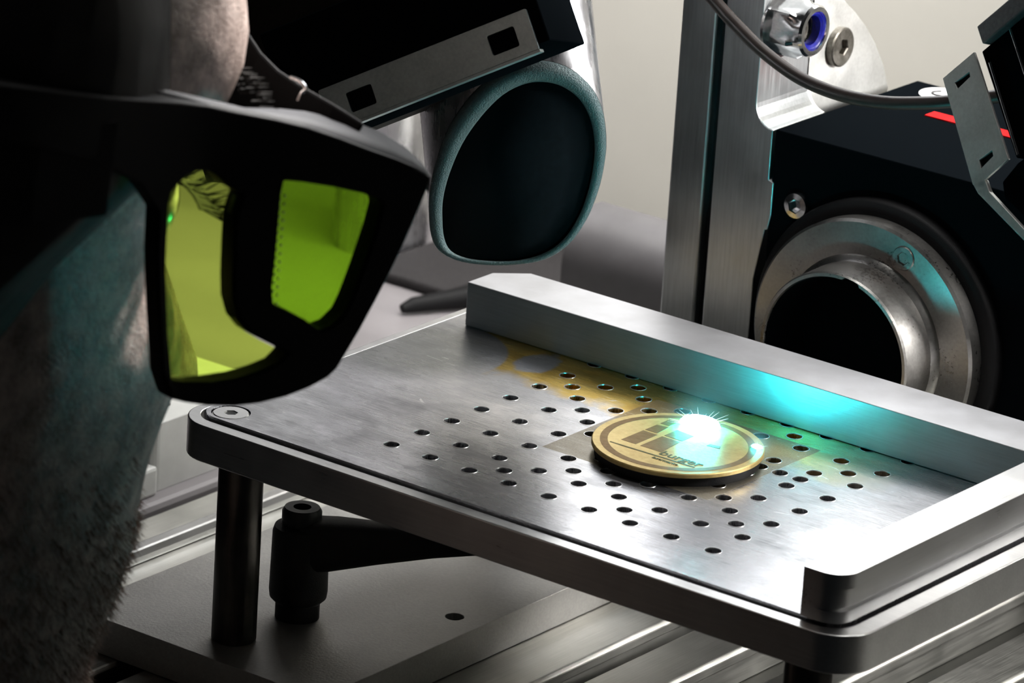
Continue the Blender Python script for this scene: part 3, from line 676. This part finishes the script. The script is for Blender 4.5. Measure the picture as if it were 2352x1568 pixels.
BT = [(11.6,0),(11.2,3.4),(10,6.4),(8,8.6),(4,9.9),(0,9.6),(-4,8.3),(-7,7.0),(-11,6.6),(-14,6.8),(-19,7.6)]
WT = [(11.6,0),(11.2,2.6),(10,5.0),(8,6.6),(4,7.55),(1.5,7.3),(0,7.1),(-2.5,7.1),(-5,6.6),(-8,5.7),(-10.4,4.7),(-12,4.9),(-14,5.4),(-19,6.2)]
def head_pt(a, h):                                    # a: 0 front, + towards the right ear
    ff, bb, ww = lerp_tab(FT, h), lerp_tab(BT, h), lerp_tab(WT, h)
    c, s = math.cos(a), math.sin(a)
    p = .86 if h > -11 else 1.0
    fwd = (ff*abs(c)**1.0 if c > 0 else -bb*abs(c)**.95)
    lat = ww*math.copysign(abs(s)**(.80 if c > 0 else .9), s)
    if c > 0:
        g = lambda dl, dh, sl, sh: math.exp(-((lat-dl)/sl)**2-((h-dh)/sh)**2)
        # nose
        hn = -h; nose = 0
        if -1.2 < hn < 6.2:
            k = max(0, min(1, (hn+.2)/4.4)); w_ = .75+.75*k
            nose = (.7+1.9*k)*math.exp(-(lat/w_)**2) * (1 if hn < 4.6 else max(0, 1-(hn-4.6)/.9))
        fwd += nose + .25*math.exp(-((lat/4.5)**4))*math.exp(-((h-2.4)/.9)**2)
        for sg in (-1, 1):
            fwd -= 1.0*g(3.2*sg, .1, 1.5, 1.0)
            fwd += .55*g(4.6*sg, -2.9, 1.9, 1.5)
        fwd += .35*g(0,-6.6,2.2,.35) + .4*g(0,-7.7,1.9,.4) - .25*g(0,-7.15,2.4,.22) - .3*g(0,-8.7,2,.5) + .35*g(0,-10.3,2,.8)
    return HP(lat, fwd, h)
hs_ = [11.6,11.45,11.1,10.6,10,9.2,8.3,7.3,6.3,5.3,4.5,3.8,3.2,2.6,2.1,1.6,1.1,.6,.2,-.2,-.6,-1.1,-1.6,-2.1,-2.6,-3.1,-3.6,-4.1,-4.5,-4.9,-5.3,-5.8,-6.2,-6.6,-6.9,-7.2,-7.5,-7.9,-8.3,-8.8,-9.3,-9.8,-10.3,-10.8,-11.3,-11.8,-12.4,-13.2,-14.2,-15.5,-17,-19]
NA = 96
def ang(i):                                            # denser towards the face
    t_ = 2*math.pi*i/NA - math.pi; return t_ - .45*math.sin(t_)*(1 if True else 0) * (-1) * -1
rings = [[head_pt(ang(i), h) for i in range(NA)] for h in hs_]
# carry the same mesh on to the shoulders and chest so the body is one surface
NK = HP(0, -2.4, -19)
t = emp('person', (NK.x, NK.y-10, -125), 'person with a bowed head and dark beard, wearing laser goggles, leaning in from the left', 'person')
body_c = [V((NK.x, NK.y-1.0, NK.z-4)), V((NK.x, NK.y-3, NK.z-9)), V((NK.x, NK.y-6, NK.z-20)), V((NK.x, NK.y-9, NK.z-36)), V((NK.x, NK.y-11, -48))]
for c_, (rw, rd) in zip(body_c, ((10.5,7.5),(19,10.5),(17.5,11.5),(15.5,11),(17.5,11.5))):
    ring = []
    for i in range(NA):
        a = ang(i); ring.append(c_ + Rt*(rw*math.sin(a)) + Fh*(rd*math.cos(a)))
    rings.append(ring)
bm = NB(); loft(bm, rings, True, True)
person = obj('body', bm, M['skin'], t, smooth='all')
# ears
for sg in (1, -1):
    bm = NB(); er = []
    for i in range(18):
        a = 2*math.pi*i/18; er.append((math.cos(a)*1.7 + (.3 if math.sin(a) > 0 else -.1), math.sin(a)*3.0))
    def EP(x, y, z): return HP(sg*(6.9+z), -1.0-x*.9-z*.5, -1.6+y)
    loft(bm, [[EP(x*.7, y*.8, -.3) for x, y in er], [EP(x, y, .9) for x, y in er], [EP(x*.96, y*.97, 1.25) for x, y in er], [EP(x*.74, y*.78, 1.05) for x, y in er], [EP(x*.4, y*.45, .3) for x, y in er]])
    obj('ear', bm, M['skin'], t, smooth='all')
for sg in (1, -1):
    bm = NB(); bmesh.ops.create_uvsphere(bm, u_segments=24, v_segments=16, radius=1.2)
    c_ = HP(3.2*sg, 6.75, .05)
    for v_ in bm.verts: v_.co = c_ + v_.co
    e_ = obj('eye', bm, M['eye'], t, smooth='all')
    bm = NB(); fe = fr(c_, Rt, Up, Fd); lathe(bm, [(0,1.215),(.3,1.2),(.58,1.08)], fe, 24); obj('iris', bm, M['iris'], e_, smooth='all')
    bm = NB(); rr_ = random.Random(5)
    for i in range(46):
        u_ = -1.3+2.6*i/45; base = HP(3.2*sg+u_, 8.0-.16*u_*u_, .35-.12*u_*u_); tip = base + Fd*(.75+.25*rr_.random()) + Up*(.25-.5*rr_.random()) + Rt*(u_*.3)
        tube(bm, [base, base.lerp(tip, .5)-Up*.12, tip], [.03,.022,.004], 4, True)
    obj('eyelashes', bm, M['hair'], t, 'dark eyelashes', kind='stuff')
    bm = NB()
    for i in range(90):
        u_ = -2.3+4.6*rr_.random(); base = HP(3.4*sg+u_, 8.75-.12*u_*u_, 2.1+.4*rr_.random()-.1*u_*u_); tip = base+Rt*sg*.35+Fd*.05+Up*.1
        tube(bm, [base, tip], [.03,.005], 3, True)
    obj('eyebrow', bm, M['hair'], t, 'dark eyebrow', kind='stuff')
# hair cap: from the hairline back, same head form pushed out
bm = NB(); hr = []
for h in [11.6,11.3,10.6,9.6,8.4,7,5.6,4.2,2.8,1.4,0,-1.4,-3,-4.6,-6,-7.4]:
    ring = []
    for i in range(61):
        lim = math.radians(35) if h > 9 else math.radians(35+ (9-h)*8) if h > 6 else math.radians(58) if h > 1.5 else math.radians(min(84, 58+(1.5-h)*7))
        a = lim + (2*math.pi-2*lim)*i/60
        p = head_pt(a, h); d_ = (p-HP(0,-.5,min(h,3))).normalized(); edge = min(i, 60-i)/4; kk = min(1, edge)
        ring.append(p + d_*(.12+.75*kk*min(1, 1) + .25*noise.noise(p*.9)))
    hr.append(ring)
R_ = [[bm.verts.new(p) for p in r] for r in hr]
for A, Bq in zip(R_, R_[1:]):
    for i in range(60): face(bm, (A[i], A[i+1], Bq[i+1], Bq[i]))
obj('hair', bm, M['hair'], t, 'dark short hair', smooth='all')
# short beard: strands over cheek, jaw and chin
bm = NB(); rb = random.Random(11)
def strand(a, h, L, r):
    p = head_pt(a, h); q = head_pt(a+.02, h); s_ = head_pt(a, h-.1); nrm = (q-p).cross(s_-p).normalized()
    if nrm.dot(p-HP(0,0,h)) < 0: nrm = -nrm
    tip = p + (nrm*.75 - Up*.7 + V((rb.uniform(-.4,.4), rb.uniform(-.4,.4), rb.uniform(-.3,.3)))).normalized()*L
    sd_ = nrm.cross(Up).normalized()*r
    b1 = bm.verts.new(p+sd_); b2 = bm.verts.new(p-sd_); b3 = bm.verts.new(p+Up*r); tp = bm.verts.new(tip)
    face(bm, (b1,b2,tp)); face(bm, (b2,b3,tp)); face(bm, (b3,b1,tp))
for i in range(14000):
    a = rb.uniform(-1.5, 1.5); h = rb.uniform(-12.2, -3.4)
    if h > -5.6 and abs(a) < .75: continue
    if -7.9 < h < -6.2 and abs(a) < .28: continue
    if rb.random() < (h+5.5)/2.2 and abs(a) < 1.25: continue
    strand(a, h, rb.uniform(.12, .28), .016)
obj('beard', bm, M['stubble'], t, 'short brown beard', kind='stuff')
# clothes: shirt with sleeves, trousers, shoes; arms hang down, hands with fingers
def skinmesh(name, verts, edges, radii, mat, parent, root=0, sub=2, label=None):
    me = bpy.data.meshes.new(name); me.from_pydata([V(v_)*S for v_ in verts], edges, []); o = bpy.data.objects.new(name, me); sc.collection.objects.link(o)
    sk = o.modifiers.new('skin', 'SKIN'); o.modifiers.new('sub', 'SUBSURF').levels = sub; o.modifiers['sub'].render_levels = sub
    for i, r_ in enumerate(radii): me.skin_vertices[0].data[i].radius = (r_*S, r_*S); me.skin_vertices[0].data[i].use_root = (i == root)
    dg = bpy.context.evaluated_depsgraph_get(); m2 = bpy.data.meshes.new_from_object(o.evaluated_get(dg)); bpy.data.objects.remove(o)
    m2.materials.clear(); m2.materials.append(mat); m2.shade_smooth()
    o = bpy.data.objects.new(name, m2); sc.collection.objects.link(o); o.parent = parent; o.matrix_parent_inverse = world_of(parent).inverted()
    if label: o['label'] = label
    return o
bm = NB(); sr = []
for c_, (rw, rd) in zip([body_c[0]+V((0,0,1.6))]+body_c, ((8.6,7.4),(12.6,9.0),(20.5,12),(19,13),(17,12.5),(19,13))):
    sr.append([c_ + Rt*(rw*math.sin(a)) + Fh*(rd*math.cos(a)) for a in [2*math.pi*i/48 for i in range(48)]])
loft(bm, sr, True, False); obj('shirt', bm, M['shirt'], t, 'plain black shirt', smooth='all', sub=1)
for sg in (1, -1):
    sh = body_c[1] + Rt*sg*18 ; el = sh + Rt*sg*3.5 - V((0,0,24)) - Fh*6; wr = el - V((0,0,15)) + Fh*7 - Rt*sg*1
    skinmesh('sleeve', [sh - Rt*sg*5, sh, sh.lerp(el,.5), el, el.lerp(wr,.6)], [(0,1),(1,2),(2,3),(3,4)], [5.5,6.4,5.4,4.9,4.3], M['shirt'], t)
    vs = [el.lerp(wr,.4), wr, wr+(wr-el).normalized()*4, wr+(wr-el).normalized()*8]; dn = (wr-el).normalized(); es = [(0,1),(1,2),(2,3)]; ra_ = [3.6,2.6,3.0,2.9]
    skinmesh('hand', vs, es, [3.4,2.5,2.6,2.3], M['skin'], t)
    sdv = Fh
    for k_, (off, L_) in enumerate(((-3.0,7.0),(-1.0,8.0),(1.0,7.6),(3.0,6.0))):
        b0 = vs[2] + sdv*off*.6; b1 = vs[3] + sdv*off; b2 = b1 + dn*L_*.45 - Rt*sg*.5; b3 = b2 + dn*L_*.35 - Rt*sg*1.2
        skinmesh('finger', [b0,b1,b2,b3], [(0,1),(1,2),(2,3)], [.9,.95,.85,.7], M['skin'], t, sub=1)
    b0 = vs[1]+Fh*1.2+dn*1.5; skinmesh('thumb', [b0, b0+Fh*2.2+dn*2.4, b0+Fh*3.0+dn*5.2], [(0,1),(1,2)], [1.2,1.1,.8], M['skin'], t, sub=1)
    hip = body_c[-1] + Rt*sg*8 + V((0,0,2)); kn = V((hip.x, hip.y+3, -84)); 
    an = V((hip.x, hip.y, -120))
    skinmesh('trouser_leg', [hip, kn, an], [(0,1),(1,2)], [9.6,8.0,6.5], M['trousers'], t)
    bm = NB(); loft(bm, [[V((an.x, an.y, 0)) + Rt*(4.6*math.sin(a)*s_) + Fh*(11*math.cos(a)*s_+5) + V((0,0,z_)) for a in [2*math.pi*i/24 for i in range(24)]] for s_, z_ in ((.98,-125),(1,-124),(.95,-121.5),(.6,-119.5))])
    obj('shoe', bm, M['shoe'], t, 'black shoe', smooth='all')

# ------------------------------------------------------------------ goggles
PT = at(690, 600, 84)
t = emp('safety_goggles', PT, 'black laser safety goggles with bright green filter windows, worn by the person', 'goggles')
fG = fr(at(440, 450, 83.6), Fd, Up); 
if fG[3].dot(RZ) < 0: fG = (fG[0], fG[1], fG[2], -fG[3])
def g2(px, py):
    dr = at(px, py, 1) - CAM; s_ = (fG[0]-CAM).dot(fG[3])/dr.dot(fG[3]); p = CAM + dr*s_ - fG[0]; return V((p.dot(fG[1]), p.dot(fG[2])))
def gp(px, py, z=0): q = g2(px, py); return T(fG, q.x, q.y, z)
def dome(x): return 0.0
outer = [(-140,95),(60,130),(255,181),(330,200),(420,222),(480,240),(570,262),(640,275),(710,292),(780,316),(850,343),(910,364),(955,383),(982,398),(991,410),(985,432),(965,480),(935,550),(900,624),(865,692),(830,757),(800,808),(776,848),(755,868),(715,890),(660,912),(600,927),(540,934),(480,933),(430,926),(395,915),(380,860),(372,700),(368,560),(372,470),(330,400),(240,330),(100,270),(-140,215)]
winL = [(392,470),(402,430),(430,402),(456,392),(482,394),(503,406),(522,425),(560,447),(552,470),(543,500),(540,560),(537,640),(538,690),(550,735),(572,762),(605,782),(664,811),(640,836),(600,853),(550,868),(490,877),(430,877),(398,870),(390,760),(386,600)]
winR = [(655,416),(700,420),(770,431),(840,446),(872,458),(880,472),(868,520),(850,575),(830,632),(808,690),(792,722),(765,748),(737,758),(700,733),(660,712),(630,698),(628,660),(636,590),(642,520),(648,450)]
def P2(l): return [tuple(g2(*p)) for p in l]
bm = NB(); prism(bm, P2(outer), -.45, 0, fG, [P2(winL), P2(winR)])
xb = g2(470, 450).x
for v_ in bm.verts:
    lx = (v_.co - fG[0]).dot(fG[1])
    if lx < xb: v_.co += fG[3]*min(1.6, .42*(xb-lx)**1.15) - fG[1]*.35*(xb-lx)
obj('side_frame', bm, M['goggle'], t, 'black frame around the green windows', bevel=.07, seg=3, smooth=True)
def grow(l, s_):
    cx = sum(p[0] for p in l)/len(l); cy = sum(p[1] for p in l)/len(l); return [(cx+(x-cx)*s_, cy+(y-cy)*s_) for x, y in l]
bm = NB(); prism(bm, P2(grow(winL, 1.03)), -.30, -.16, fG); obj('near_lens', bm, M['lens'], t, 'bright green lens beside the eye')
bm = NB(); prism(bm, P2(grow(winR, 1.04)), -.30, -.16, fG); obj('far_lens', bm, M['lens2'], t, 'darker green lens at the front')
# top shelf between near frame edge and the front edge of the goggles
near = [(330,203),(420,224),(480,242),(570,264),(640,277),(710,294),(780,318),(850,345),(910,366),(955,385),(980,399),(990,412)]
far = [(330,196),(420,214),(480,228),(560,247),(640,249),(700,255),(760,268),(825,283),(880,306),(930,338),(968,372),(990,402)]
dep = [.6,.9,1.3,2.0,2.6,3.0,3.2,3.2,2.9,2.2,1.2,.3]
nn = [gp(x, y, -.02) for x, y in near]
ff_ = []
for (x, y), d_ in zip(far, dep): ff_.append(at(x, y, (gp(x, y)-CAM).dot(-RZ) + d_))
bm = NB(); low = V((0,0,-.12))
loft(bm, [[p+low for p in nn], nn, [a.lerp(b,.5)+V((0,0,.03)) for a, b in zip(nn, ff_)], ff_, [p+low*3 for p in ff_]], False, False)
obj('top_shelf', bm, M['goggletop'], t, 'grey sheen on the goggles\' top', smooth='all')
# brow pad / upper far arm
bm = NB(); bp = [(560,60,90),(600,120,89.5),(640,160,89),(700,200,88.4),(770,240,87.8),(836,282,87.4)]
rings = []
for (x, y, d_), (hh, dd) in zip(bp, ((.3,.5),(.42,.6),(.52,.7),(.5,.7),(.36,.6),(.12,.4))):
    c_ = at(x, y, d_); sl_ = (RX*.85 - RY*.5).normalized(); up_ = (RY*.85 + RX*.5).normalized(); bk = -RZ
    rings.append([c_ + up_*.0, c_ + bk*dd, c_ + bk*dd - up_*hh*2.0, c_ - up_*hh*2.4])
loft(bm, rings); obj('brow_pad', bm, plain('black_foam', (.0012,.0012,.0014,1), .7, spec=.08), t, 'black brow pad touching the forehead', bevel=.06, seg=2)
bm = NB(); tube(bm, spline([at(668,178,88.2), at(690,188,88.0), at(702,205,87.9), at(692,215,87.9), at(685,232,87.9)], 5), .035, 8); obj('clip', bm, M['chrome'], t, 'small shiny clip on the brow pad', smooth=True)
# vent studs along the pillar
bm = NB()
for k_ in range(14):
    for dx in (0, 9):
        x = 650 - (k_/13)*18 + dx - 6; y = 440 + k_*19 + dx
        c_ = gp(x, y, .0); m_ = bmesh.ops.create_icosphere(bm, subdivisions=1, radius=.028, matrix=Matrix.Translation(c_))
obj('vent_studs', bm, M['chrome'], t, 'row of tiny shiny vent studs', kind='stuff')
# front frame: from the right corner inwards across the nose to the far side, with its own lens
inw = -fG[3]
cr_ = [gp(968,430,-.4), gp(868,700,-.4), gp(770,860,-.4)]
def front(name, s0, s1, th, mat, a0, a1, lab=None):
    bm = NB(); top = gp(975,415,-.4); bot = gp(765,868,-.4); dn_ = bot-top
    pts = []
    for k_ in range(9):
        u_ = a0 + (a1-a0)*k_/8; bow = Fd*(.55*math.sin(math.pi*u_/14.0))
        pts.append((u_, bow))
    rr = []
    for u_, bow in pts:
        b_ = top + inw*u_ + bow - Up*(.34*u_ if s0 > .5 else 0)
        rr.append([b_ + dn_*s0, b_ + dn_*s1, b_ + dn_*s1 - Fd*th, b_ + dn_*s0 - Fd*th])
    loft(bm, rr); return obj(name, bm, mat, t, lab, smooth=False)
front('front_top_rail', -.01, .10, .5, M['goggle'], 0, 14)
front('nose_bridge', .08, .35, .3, M['goggle'], 6.4, 7.6)
# head strap
bm = NB(); st = []
for k_ in range(25):
    a = math.radians(74 + 212*k_/24); p = head_pt(a, 2.1); d_ = (p - HP(0,0,2.1)).normalized()
    st.append([p + d_*.95 + Up*.8, p + d_*1.15 + Up*.8, p + d_*1.15 - Up*.8, p + d_*.95 - Up*.8])
loft(bm, st); obj('strap', bm, M['black'], t, 'wide black elastic strap')
